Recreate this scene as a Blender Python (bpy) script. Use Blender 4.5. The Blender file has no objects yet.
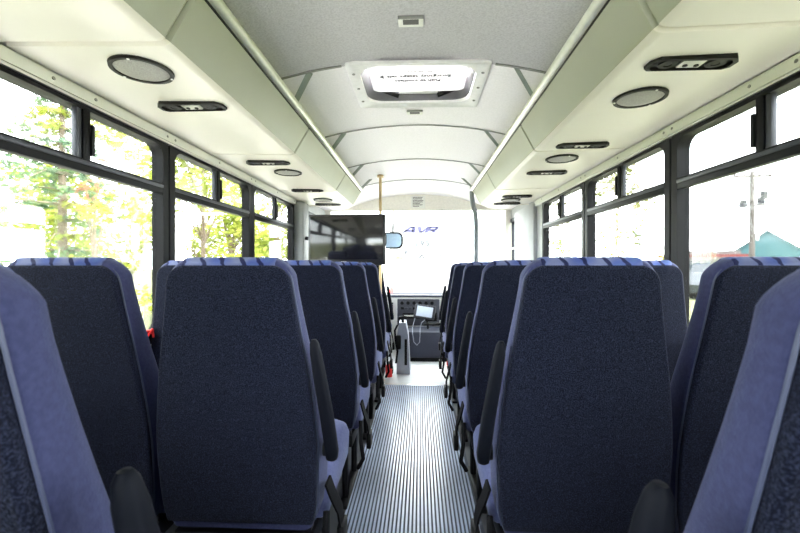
import bpy, bmesh, math, random
from mathutils import Vector, Matrix
random.seed(7)
C = bpy.context.scene.collection
SC = bpy.context.scene
R = math.radians
# ------------------------------------------------------------------ camera, sky, sun, exposure
cd = bpy.data.cameras.new('camera'); cam = bpy.data.objects.new('camera', cd); C.objects.link(cam)
cam.location = (0, 0, 1.10)
cam.rotation_euler = (R(89.8), 0, R(2.8))
cd.sensor_width = 36; cd.lens = 36 * 410 / 800; cd.clip_start = .02; cd.clip_end = 600
SC.camera = cam
cd.dof.use_dof = True; cd.dof.focus_distance = 1.8; cd.dof.aperture_fstop = 6.3
SKY = 6.0
w = bpy.data.worlds.new('sky'); SC.world = w; w.use_nodes = True
bg = w.node_tree.nodes['Background']; bg.inputs[0].default_value = (.95, .975, 1, 1); bg.inputs[1].default_value = SKY
sd = bpy.data.lights.new('sun', 'SUN'); sd.energy = 14; sd.angle = R(1.5); sd.color = (1, .95, .86)
sun = bpy.data.objects.new('sun', sd); C.objects.link(sun)
sun.rotation_euler = Vector((-.42, .20, -1.0)).to_track_quat('-Z', 'Y').to_euler()
VS = SC.view_settings
VS.view_transform = 'Standard'; VS.look = 'None'; VS.gamma = 1; VS.use_curve_mapping = False
VS.exposure = 1.72
SC.cycles.use_denoising = True
SC.cycles.max_bounces = 14; SC.cycles.diffuse_bounces = 8; SC.cycles.transparent_max_bounces = 16
SC.cycles.caustics_reflective = False; SC.cycles.caustics_refractive = False

# ------------------------------------------------------------------ materials
M = {}
def mat(name, col, rough=.6, metal=0, var=None, scale=40, bump=0, bscale=None, sheen=0, coat=0, spec=.5, emit=None):
    m = bpy.data.materials.new(name); m.use_nodes = True; nt = m.node_tree; N = nt.nodes; L = nt.links
    b = N['Principled BSDF']
    b.inputs['Base Color'].default_value = (*col, 1); b.inputs['Roughness'].default_value = rough
    b.inputs['Metallic'].default_value = metal; b.inputs['Specular IOR Level'].default_value = spec
    if sheen: b.inputs['Sheen Weight'].default_value = sheen; b.inputs['Sheen Roughness'].default_value = .45; b.inputs['Sheen Tint'].default_value = (.75, .8, 1, 1)
    if coat: b.inputs['Coat Weight'].default_value = coat; b.inputs['Coat Roughness'].default_value = .12
    if emit: b.inputs['Emission Color'].default_value = (*emit[0], 1); b.inputs['Emission Strength'].default_value = emit[1]
    tc = N.new('ShaderNodeTexCoord')
    no = N.new('ShaderNodeTexNoise'); no.inputs['Scale'].default_value = scale; no.inputs['Detail'].default_value = 3
    L.new(tc.outputs['Object'], no.inputs['Vector'])
    c2 = var if var else tuple(x * .93 for x in col)
    rp = N.new('ShaderNodeValToRGB'); rp.color_ramp.elements[0].position = .38; rp.color_ramp.elements[1].position = .64
    rp.color_ramp.elements[0].color = (*col, 1); rp.color_ramp.elements[1].color = (*c2, 1)
    L.new(no.outputs['Fac'], rp.inputs['Fac']); L.new(rp.outputs['Color'], b.inputs['Base Color'])
    if bump:
        n2 = N.new('ShaderNodeTexNoise'); n2.inputs['Scale'].default_value = bscale or scale; n2.inputs['Detail'].default_value = 4
        L.new(tc.outputs['Object'], n2.inputs['Vector'])
        bp = N.new('ShaderNodeBump'); bp.inputs['Strength'].default_value = bump; bp.inputs['Distance'].default_value = .004
        L.new(n2.outputs['Fac'], bp.inputs['Height']); L.new(bp.outputs['Normal'], b.inputs['Normal'])
    M[name] = m; return m
mat('back_fabric', (.0020, .0026, .0080), .95, var=(.021, .025, .047), scale=390, bump=.5, bscale=260, sheen=.06, spec=.1)
mat('side_fabric', (.024, .027, .074), .9, var=(.032, .036, .09), scale=120, bump=.25, bscale=300, sheen=.15, spec=.2)
mat('cushion_fabric', (.070, .080, .18), .9, var=(.09, .10, .21), scale=90, bump=.25, bscale=300, sheen=.2, spec=.2)
mat('piping', (.035, .043, .09), .5)
mat('arm_plastic', (.0022, .003, .0065), .65, scale=30, spec=.10)
mat('black_metal', (.005, .005, .007), .5, spec=.2)
mat('belt', (.004, .004, .005), .85, scale=400, var=(.007, .007, .009), spec=.1)
mat('black_plastic', (.005, .005, .006), .5, spec=.2)
mat('cream', (.82, .775, .69), .42, var=(.80, .76, .675), scale=3)
mat('sage', (.36, .365, .305), .45, scale=3)
mat('trim_paint', (.74, .735, .69), .45, scale=4)
mat('cream_wall', (.90, .865, .79), .5)
mat('ceiling_dim', (.55, .535, .56), .9, var=(.46, .447, .47), scale=140, bump=.4, bscale=160)
mat('ceiling_bright', (.89, .855, .885), .6, var=(.83, .80, .825), scale=110, bump=.2, bscale=160)
mat('aluminium', (.78, .78, .76), .28, 1)
mat('rail_paint', (.80, .80, .74), .3, .35)
mat('bracket', (.30, .34, .30), .55)
mat('seam', (.26, .26, .25), .6)
mat('frame_black', (.0035, .0035, .005), .5, spec=.12)
mat('frame_gray', (.05, .052, .065), .4, .2, spec=.3)
mat('wall_gray', (.46, .47, .50), .6, scale=8)
mat('pillar_gray', (.30, .31, .31), .6, scale=8)
mat('rib', (.52, .60, .80), .26, scale=20, spec=.8)
mat('groove', (.035, .045, .08), .6)
mat('floor_rubber', (.08, .085, .10), .5, scale=15)
mat('front_floor', (.74, .75, .77), .4, scale=10)
mat('speaker_gray', (.40, .39, .36), .6, scale=300, var=(.28, .27, .25))
mat('vent_dark', (.010, .009, .008), .5, spec=.2)
mat('lens', (.62, .62, .56), .3)
mat('white_plastic', (.86, .86, .86), .4)
mat('flange', (.78, .77, .77), .45)
mat('well', (.13, .125, .14), .5)
mat('screen', (.006, .006, .008), .12, coat=.6)
mat('tv_body', (.010, .010, .012), .3)
mat('brass', (.62, .46, .26), .35, .7)
mat('stanchion_gray', (.23, .25, .27), .4, .3)
mat('dash_light', (.74, .73, .69), .55)
mat('dash_dark', (.045, .047, .062), .6)
mat('dash_slate', (.036, .041, .065), .7, scale=60)
mat('post_gray', (.30, .32, .38), .5)
mat('red', (.72, .02, .02), .35)
mat('tablet_glass', (.42, .50, .60), .15, emit=((.8, .88, 1), .12))
mat('paper', (.85, .85, .80), .7)
mat('ink', (.03, .03, .04), .7)
mat('faint_ink', (.12, .115, .11), .7)
mat('blue_ink', (.003, .0012, .038), .5)
mat('gray_ink', (.007, .008, .014), .5)
mat('bus_white', (.16, .16, .165), .35)
mat('yellow', (.9, .62, .03), .4)
mat('tire', (.02, .02, .02), .8)
mat('grass', (.08, .095, .035), .95, var=(.125, .125, .06), scale=2.5, bump=.4, bscale=30)
mat('gravel', (.62, .60, .56), .95, var=(.54, .52, .49), scale=6)
mat('leaf_lime', (.21, .27, .035), .7, var=(.34, .36, .06), scale=2)
mat('leaf_pine', (.085, .17, .105), .7, var=(.16, .23, .08), scale=2)
mat('leaf_gold', (.29, .32, .05), .7, var=(.24, .30, .04), scale=2)
mat('leaf_thin', (.15, .14, .02), .7, var=(.10, .12, .02), scale=2)
mat('leaf_red', (.30, .13, .08), .7, var=(.24, .12, .06), scale=4)
mat('bark', (.14, .10, .07), .9, var=(.22, .17, .13), scale=12)
mat('bark_pale', (.55, .52, .47), .9, var=(.35, .32, .28), scale=9)
mat('teal', (.017, .070, .082), .6, scale=3)
mat('roof_teal', (.012, .035, .038), .6)
mat('roof_red', (.10, .012, .010), .6)
mat('shed_white', (.12, .115, .11), .7)
mat('dark_glass', (.03, .04, .05), .15)
mat('pole_wood', (.07, .06, .055), .9)
mat('car_dark', (.03, .035, .045), .3, coat=.5)
mat('car_silver', (.35, .36, .38), .3, .4)
e = M['back_fabric'].node_tree.nodes['Color Ramp'].color_ramp.elements; e[0].position = .44; e[1].position = .70
# glass: clear sheet with real reflections
mat('panel_white', (.88, .88, .88), .5)
for ln in ('panel_white', 'leaf_thin', 'leaf_lime', 'leaf_pine', 'leaf_gold', 'leaf_red'):
    nt = M[ln].node_tree; bs = nt.nodes['Principled BSDF']; tr = nt.nodes.new('ShaderNodeBsdfTranslucent'); mx = nt.nodes.new('ShaderNodeMixShader')
    nt.links.new(nt.nodes['Color Ramp'].outputs[0], tr.inputs[0]); mx.inputs[0].default_value = .45
    nt.links.new(bs.outputs[0], mx.inputs[1]); nt.links.new(tr.outputs[0], mx.inputs[2]); nt.links.new(mx.outputs[0], nt.nodes['Material Output'].inputs[0])
def glass(name, tint, refl):
    m = bpy.data.materials.new(name); m.use_nodes = True; nt = m.node_tree; N = nt.nodes; L = nt.links
    N.clear(); o = N.new('ShaderNodeOutputMaterial'); t = N.new('ShaderNodeBsdfTransparent'); g = N.new('ShaderNodeBsdfGlossy')
    t.inputs[0].default_value = (*tint, 1); g.inputs['Roughness'].default_value = .02
    f = N.new('ShaderNodeFresnel'); f.inputs['IOR'].default_value = 1.45
    mu = N.new('ShaderNodeMath'); mu.operation = 'MULTIPLY'; mu.inputs[1].default_value = refl
    L.new(f.outputs[0], mu.inputs[0])
    mx = N.new('ShaderNodeMixShader'); L.new(mu.outputs[0], mx.inputs[0]); L.new(t.outputs[0], mx.inputs[1]); L.new(g.outputs[0], mx.inputs[2])
    L.new(mx.outputs[0], o.inputs[0]); M[name] = m
glass('glass', (.93, .96, .95), .7)
m = mat('mirror_glass', (.50, .68, .92), .25, .35)  # reflected window light painted in as a pale blue base
# patterned seat top: light blue/lavender cloth with dark and royal blue strokes
def seat_pattern():
    m = bpy.data.materials.new('seat_pattern'); m.use_nodes = True; nt = m.node_tree; N = nt.nodes; L = nt.links
    b = N['Principled BSDF']; b.inputs['Roughness'].default_value = .9; b.inputs['Specular IOR Level'].default_value = .2
    tc = N.new('ShaderNodeTexCoord'); mp = N.new('ShaderNodeMapping'); mp.inputs['Rotation'].default_value = (0, R(28), R(8))
    L.new(tc.outputs['Object'], mp.inputs['Vector'])
    wv = N.new('ShaderNodeTexWave'); wv.inputs['Scale'].default_value = 7; wv.inputs['Distortion'].default_value = 3.5; wv.inputs['Detail'].default_value = 2; wv.inputs['Detail Scale'].default_value = 3
    L.new(mp.outputs[0], wv.inputs['Vector'])
    r1 = N.new('ShaderNodeValToRGB'); e = r1.color_ramp.elements
    e[0].position = .06; e[0].color = (.01, .012, .045, 1); e[1].position = .17; e[1].color = (.11, .125, .22, 1)
    L.new(wv.outputs['Fac'], r1.inputs['Fac'])
    no = N.new('ShaderNodeTexNoise'); no.inputs['Scale'].default_value = 14; no.inputs['Detail'].default_value = 1
    L.new(tc.outputs['Object'], no.inputs['Vector'])
    r2 = N.new('ShaderNodeValToRGB'); e = r2.color_ramp.elements
    e[0].position = .42; e[0].color = (1, 1, 1, 1); e[1].position = .6; e[1].color = (.42, .55, .95, 1)
    e.new(.74).color = (.6, .95, 1.0, 1)
    L.new(no.outputs['Fac'], r2.inputs['Fac'])
    mx = N.new('ShaderNodeMix'); mx.data_type = 'RGBA'; mx.blend_type = 'MULTIPLY'; mx.inputs[0].default_value = 1
    L.new(r1.outputs[0], mx.inputs[6]); L.new(r2.outputs[0], mx.inputs[7]); L.new(mx.outputs[2], b.inputs['Base Color'])
    M['seat_pattern'] = m
seat_pattern()

# ------------------------------------------------------------------ mesh helpers
class MB:
    def __init__(s): s.b = bmesh.new()
    def box(s, x0, x1, y0, y1, z0, z1, bev=0, seg=2, rot=None, at=None):
        r = bmesh.ops.create_cube(s.b, size=1); v = r['verts']
        bmesh.ops.scale(s.b, vec=(x1-x0, y1-y0, z1-z0), verts=v)
        c = Vector(((x0+x1)/2, (y0+y1)/2, (z0+z1)/2))
        if bev:
            es = list({e for q in v for e in q.link_edges})
            rr = bmesh.ops.bevel(s.b, geom=es, offset=bev, segments=seg, profile=.5, affect='EDGES')
            v = list({q for f in rr['faces'] for q in f.verts} | {q for q in v if q.is_valid})
        if rot is not None: bmesh.ops.rotate(s.b, cent=(0, 0, 0), matrix=rot, verts=v)
        bmesh.ops.translate(s.b, vec=c, verts=v)
        return s
    def tube(s, pts, r, n=10, caps=True, r2=None):
        pts = [Vector(p) for p in pts]; rings = []
        up = None
        for i, p in enumerate(pts):
            t = (pts[min(i+1, len(pts)-1)] - pts[max(i-1, 0)]).normalized()
            if up is None:
                up = Vector((0, 0, 1)) if abs(t.z) < .9 else Vector((1, 0, 0))
            a = t.cross(up).normalized(); b = a.cross(t).normalized(); up = b
            rr = r if r2 is None else r + (r2 - r) * i / max(1, len(pts)-1)
            rings.append([s.b.verts.new(p + a*math.cos(2*math.pi*k/n)*rr + b*math.sin(2*math.pi*k/n)*rr) for k in range(n)])
        s.rings(rings, caps); return s
    def rings(s, rings, caps=True):
        n = len(rings[0])
        for A, B in zip(rings, rings[1:]):
            for k in range(n):
                s.b.faces.new((A[k], A[(k+1) % n], B[(k+1) % n], B[k]))
        if caps:
            s.b.faces.new(list(reversed(rings[0]))); s.b.faces.new(rings[-1])
    def loft(s, rows, caps=True):
        s.rings([[s.b.verts.new(p) for p in row] for row in rows], caps); return s
    def prism(s, prof, y0, y1):          # (x,z) outline extruded along y
        s.loft([[(x, y0, z) for x, z in prof], [(x, y1, z) for x, z in prof]]); return s
    def prism_x(s, prof, x0, x1):        # (y,z) outline extruded along x
        s.loft([[(x0, y, z) for y, z in prof], [(x1, y, z) for y, z in prof]]); return s
    def disc(s, c, ax, r, h, n=24, ry=None):
        c = Vector(c); q = Vector(ax).normalized().to_track_quat('Z', 'Y')
        ry = ry or r
        s.loft([[c + q @ Vector((r*math.cos(2*math.pi*k/n), ry*math.sin(2*math.pi*k/n), z)) for k in range(n)] for z in (0, h)]); return s
    def annulus(s, c, ax, r, ri, h, n=28, k2=1):
        c = Vector(c); q = Vector(ax).normalized().to_track_quat('Z', 'Y')
        rows = [(r, 0), (r*.98, h), (ri*1.02, h), (ri, 0), (r, 0)]
        s.loft([[c + q @ Vector((rr*math.cos(2*math.pi*k/n), k2*rr*math.sin(2*math.pi*k/n), z)) for k in range(n)] for rr, z in rows], False); return s
    def frame_yz(s, x0, x1, o, i, ro=.03, ri=.05, seg=6):    # rectangular ring in the yz plane, o/i=(y0,y1,z0,z1)
        def rr(b, r):
            y0, y1, z0, z1 = b; P = []
            for cx, cz, a0 in ((y1-r, z1-r, 0), (y0+r, z1-r, 90), (y0+r, z0+r, 180), (y1-r, z0+r, 270)):
                for k in range(seg+1):
                    a = R(a0 + 90*k/seg); P.append((cx + r*math.cos(a), cz + r*math.sin(a)))
            return P
        O = rr(o, ro); I = rr(i, ri)
        s.loft([[(x0, y, z) for y, z in O], [(x1, y, z) for y, z in O], [(x1, y, z) for y, z in I], [(x0, y, z) for y, z in I], [(x0, y, z) for y, z in O]], False); return s
    def build(s, name, m, parent=None, smooth=True, ang=40):
        b = s.b; bmesh.ops.remove_doubles(b, verts=b.verts, dist=1e-6); bmesh.ops.recalc_face_normals(b, faces=b.faces)
        if smooth:
            for f in b.faces: f.smooth = True
            for e in b.edges:
                if len(e.link_faces) == 2 and e.calc_face_angle(0) > R(ang): e.smooth = False
        me = bpy.data.meshes.new(name); b.to_mesh(me); b.free(); me.materials.append(M[m])
        o = bpy.data.objects.new(name, me); C.objects.link(o)
        if parent: o.parent = parent
        return o
def tag(o, label=None, cat=None, group=None, kind=None):
    if label: o['label'] = label
    if cat: o['category'] = cat
    if group: o['group'] = group
    if kind: o['kind'] = kind
    return o
def thing(name, label, cat, loc=(0, 0, 0), rz=0, group=None):
    o = bpy.data.objects.new(name, None); C.objects.link(o); o.empty_display_size = .1
    o.location = loc; o.rotation_euler = (0, 0, rz); return tag(o, label, cat, group)
def copy_tree(o, parent=None):
    c = o.copy(); C.objects.link(c)
    if parent: c.parent = parent
    for ch in [x for x in bpy.data.objects if x.parent == o]: copy_tree(ch, c)
    return c
def text(name, s, size, m, parent, loc, rot, ext=.0008, shear=0, bold=0, spacing=1, xs=1):
    cu = bpy.data.curves.new(name, 'FONT'); cu.body = s; cu.size = size; cu.extrude = ext; cu.align_x = 'CENTER'; cu.align_y = 'CENTER'
    cu.shear = shear; cu.offset = bold; cu.space_character = spacing
    t = bpy.data.objects.new(name + '_curve', cu); C.objects.link(t)
    dg = bpy.context.evaluated_depsgraph_get(); me = bpy.data.meshes.new_from_object(t.evaluated_get(dg))
    bpy.data.objects.remove(t)
    me.transform(Matrix.Diagonal((xs, 1, 1, 1)))
    me.materials.clear(); me.materials.append(M[m])
    o = bpy.data.objects.new(name, me); C.objects.link(o); o.location = loc; o.rotation_euler = rot
    if parent: o.parent = parent
    return o
S = lambda o: tag(o, kind='structure')

# ------------------------------------------------------------------ the ground outside
XL, XR = -1.19, 1.12; XC = (XL + XR)/2
GZ = -.78
b = MB(); b.box(-120, 160, -60, 220, GZ-.3, GZ-.02); S(b.build('ground', 'gravel'))
b = MB(); b.box(-120, -4.6, -60, 220, GZ-.2, GZ); S(b.build('ground_lawn', 'grass'))
b = MB(); b.box(2.6, 21, -60, 120, GZ-.2, GZ-.005); S(b.build('ground_verge', 'grass'))

# ------------------------------------------------------------------ the bus shell
YR = -.85
b = MB(); b.box(XL-.03, XR+.03, YR, 5.6, -.06, 0); S(b.build('floor', 'floor_rubber'))
WZ0, WZ1 = .775, 1.665
WY = [-.04, .91, 1.865, 2.81, 3.78]
b = MB()
b.box(XL-.05, XL, YR, 5.35, -.06, WZ0); b.box(XL-.05, XL, YR, 5.35, WZ1, 1.80); b.box(XL-.05, XL, YR, WY[0], WZ0, WZ1)
b.box(XL-.05, XL, WY[4], 4.05, WZ0, WZ1); b.box(XL-.05, XL, 5.2, 5.35, WZ0, WZ1)
S(b.build('wall_left', 'wall_gray'))
b = MB()
b.box(XR, XR+.05, YR, 4.80, -.06, WZ0); b.box(XR, XR+.05, YR, 5.35, WZ1, 1.80); b.box(XR, XR+.05, YR, WY[0], WZ0, WZ1)
b.box(XR, XR+.05, WY[4], 4.80, WZ0, WZ1); b.box(XR, XR+.05, 5.3, 5.35, -.06, WZ1)
S(b.build('wall_right', 'wall_gray'))
b = MB()
b.box(XL, XR, YR-.05, YR, -.06, .95); b.box(XL, XR, YR-.05, YR, 1.6, 2.0)
b.box(XL, -.6, YR-.05, YR, .95, 1.6); b.box(.55, XR, YR-.05, YR, .95, 1.6)
S(b.build('wall_rear', 'cream_wall'))
wr = MB().frame_yz(-.02, .02, (-.58, .58, .95, 1.60), (-.54, .54, .99, 1.56)).build('window_9', 'frame_black'); S(wr)
wr.location = (-.025, YR-.025, 0); wr.rotation_euler = (0, 0, R(90))
MB().box(-.003, .003, -.55, .55, .98, 1.57).build('pane', 'glass', wr)
# arched ceiling with the hatch opening left out
HX0, HX1, HY0, HY1 = -.275, .255, 1.745, 2.155
def cz(x):
    u = (x - XC)
    return max(1.968 - .20*u*u - .04*u**4, 1.785)
xs = sorted(set([round(XL-.05 + i*(XR-XL+.1)/28, 4) for i in range(29)] + [HX0, HX1]))
ys = [YR-.05, HY0, HY1, 5.12]
b = MB()
for (ya, yb) in zip(ys, ys[1:]):
    for xa, xb in zip(xs, xs[1:]):
        if ya == HY0 and xa >= HX0-1e-5 and xb <= HX1+1e-5: continue
        for dz, fl in ((0, 0), (.03, 1)):
            q = [b.b.verts.new(p) for p in ((xa, ya, cz(xa)+dz), (xb, ya, cz(xb)+dz), (xb, yb, cz(xb)+dz), (xa, yb, cz(xa)+dz))]
            b.b.faces.new(q)
ce = S(b.build('ceiling', 'ceiling_dim')); ce.data.materials.append(M['ceiling_bright'])   # light falloff painted in: greyer at the back, whiter from the hatch forward
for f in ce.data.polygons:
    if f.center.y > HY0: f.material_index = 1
n = 0
for y in (.12, .94, 1.735, 2.54, 3.35, 4.15):      # seam strips across the headliner
    if abs(y-1.735) < .01: segs = [(XL, HX0-.06), (HX1+.06, XR)]
    else: segs = [(XL, XR)]
    b = MB()
    for s0, s1 in segs:
        k = 24; X = [s0 + (s1-s0)*i/k for i in range(k+1)]
        b.loft([[(x, y-.006, cz(x)-.0005), (x, y+.006, cz(x)-.0005), (x, y+.006, cz(x)-.005), (x, y-.006, cz(x)-.005)] for x in X])
    n += 1; S(b.build('trim_%d' % n, 'seam'))
# front wall: header above the windshield, its posts and the scuttle below
def hdr(x): return cz(x) + .02
b = MB()
k = 24; X = [XL + (XR-XL)*i/k for i in range(k+1)]
b.loft([[(x, 5.05, 1.772 - .00*(x-XC)**2), (x, 5.05, cz(x)+.01), (x, 5.10, cz(x)+.01), (x, 5.12, 1.772)] for x in X])
b.box(XL-.05, XL+.07, 5.10, 5.75, .70, 1.80); b.box(XR-.07, XR+.05, 5.10, 5.75, .70, 1.80)
b.box(XL-.05, XR+.05, 5.60, 5.75, -.1, .62)
S(b.build('wall_front', 'cream_wall'))
b = MB(); b.loft([[(XL, 5.14, 1.79), (XR, 5.14, 1.79), (XR, 5.145, 1.79), (XL, 5.145, 1.79)], [(XL, 5.66, .62), (XR, 5.66, .62), (XR, 5.665, .62), (XL, 5.665, .62)]])
ws = S(b.build('window_10', 'glass'))
# side windows
def window(nm, side, y0, y1, handle=False):
    X0 = XL if side < 0 else XR
    xa, xb = (X0-.035, X0+.018) if side < 0 else (X0-.018, X0+.035)
    w_ = MB().frame_yz(xa, xb, (y0+.006, y1-.006, WZ0-.02, WZ1+.005), (y0+.046, y1-.046, WZ0+.03, WZ1-.02), .02, .055).build(nm, 'frame_black'); S(w_)
    b = MB(); xm = X0 - side*.002
    b.box(xm-.015, xm+.015, y0+.03, y1-.03, 1.426, 1.474, .004)
    r = b.build('mid_rail', 'frame_black', w_)
    MB().box(xm-.019, xm+.019, y0+.045, y1-.045, 1.452, 1.466, .002).build('rail_bead', 'frame_gray', r)
    yc = (y0+y1)/2
    MB().box(xm-.016, xm+.016, yc-.012, yc+.020, 1.468, WZ1-.015, .003).build('slider_post', 'frame_black', w_)
    MB().box(xm-.010, xm+.010, yc-.034, yc-.012, 1.468, WZ1-.015, .003).build('slider_frame', 'frame_gray', w_)
    MB().box(xm-.02-.002*side, xm+.02-.002*side, yc+.02, yc+.034, 1.49, 1.60, .003).build('slider_latch', 'black_plastic', w_)
    xg = X0 + side*.012
    MB().box(xg-.002, xg+.002, y0+.04, y1-.04, WZ0+.02, 1.44).build('lower_pane', 'glass', w_)
    MB().box(xg-.002, xg+.002, yc-.01, y1-.04, 1.46, WZ1-.01).build('upper_pane', 'glass', w_)
    MB().box(xg-.009, xg-.005, y0+.04, yc-.01, 1.46, WZ1-.01).build('sliding_pane', 'glass', w_)
    if handle:
        h = MB(); h.tube([(X0+.02, y1-.22, .806), (X0+.04, y1-.21, .818), (X0+.04, y1-.15, .82), (X0+.02, y1-.14, .806)], .006, 8)
        h.box(X0+.012, X0+.036, y1-.195, y1-.165, .80, .826, .004)
        h.tube([(X0+.04, y1-.20, .79), (X0+.048, y1-.17, .826), (X0+.04, y1-.15, .79)], .005, 8)
        tag(h.build('release_handle', 'red', w_), 'red emergency release handle')
for i in range(4):
    window('window_%d' % (i+1), -1, WY[i], WY[i+1], i == 1)
    window('window_%d' % (i+5), 1, WY[i], WY[i+1])
# strips over the windows
for side, X0, nm in ((-1, XL, 7), (1, XR, 9)):
    f = -side
    b = MB(); b.prism([(X0, 1.672), (X0+f*.022, 1.676), (X0+f*.030, 1.712), (X0, 1.722)], YR, 3.98); t = S(b.build('trim_%d' % nm, 'trim_paint'))
    for k, y in enumerate((1.25, 1.42, 1.84, 1.90, 2.33, 2.78, 2.85, 3.3, 3.75)):
        MB().disc((X0+f*.0255, y, 1.694), (f, 0, .15), .006, .003, 10).build('screw', 'seam', t)
    b = MB(); b.prism([(X0, 1.660), (X0+f*.026, 1.662), (X0+f*.026, 1.671), (X0, 1.672)], YR, 3.98); S(b.build('trim_%d' % (nm+1), 'aluminium'))
# driver's side window and entry door
dw = MB().frame_yz(XL-.04, XL+.015, (4.05, 5.2, WZ0-.02, WZ1+.005), (4.10, 5.15, WZ0+.03, WZ1-.03), .02, .06).build('window_11', 'frame_black'); S(dw)
MB().box(XL-.014, XL-.010, 4.09, 5.16, WZ0+.02, WZ1-.02).build('pane', 'glass', dw)
dr = MB().frame_yz(XR-.01, XR+.035, (4.80, 5.30, -.06, 1.665), (4.84, 5.26, .06, 1.62), .01, .03).build('door_1', 'frame_gray'); S(dr)
MB().box(XR+.010, XR+.014, 4.83, 5.27, .05, 1.63).build('pane', 'glass', dr)
MB().box(XR-.008, XR+.03, 5.03, 5.06, .05, 1.63, .004).build('door_post', 'frame_gray', dr)
MB().tube([(XR-.012, 4.88, .85), (XR-.07, 4.88, .87), (XR-.07, 4.88, 1.28), (XR-.012, 4.88, 1.30)], .014).build('grab_bar', 'aluminium', dr)
# bulkhead pillars ahead of the last side windows
b = MB(); b.box(XL, XL+.10, 3.80, 3.98, 0, 1.70, .012); S(b.build('trim_11', 'pillar_gray'))
b = MB(); b.box(XR-.035, XR, 3.99, 4.78, .02, 1.70, .008); S(b.build('trim_12', 'wall_gray'))
# aisle mat with lengthwise ribs, and the smooth front floor
AX0, AX1 = -.335, .265
b = MB(); b.box(AX0, AX1, YR+.05, 3.74, 0, .003); am = S(b.build('floor_mat', 'groove'))
b = MB(); p = .0168; k = int((AX1-AX0)/p)
for i in range(k):
    x = AX0 + (i+.5)*p
    b.prism([(x-.0052, .003), (x-.0040, .0075), (x+.0040, .0075), (x+.0052, .003)], YR+.05, 3.74)
b.build('ribs', 'rib', am)['kind'] = 'stuff'
b = MB(); b.box(XL+.01, XR-.01, 3.765, 5.58, 0, .006); S(b.build('floor_front', 'front_floor'))
b = MB(); b.box(AX0-.08, AX1+.08, 3.735, 3.775, 0, .010, .003); S(b.build('trim_13', 'aluminium'))

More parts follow.
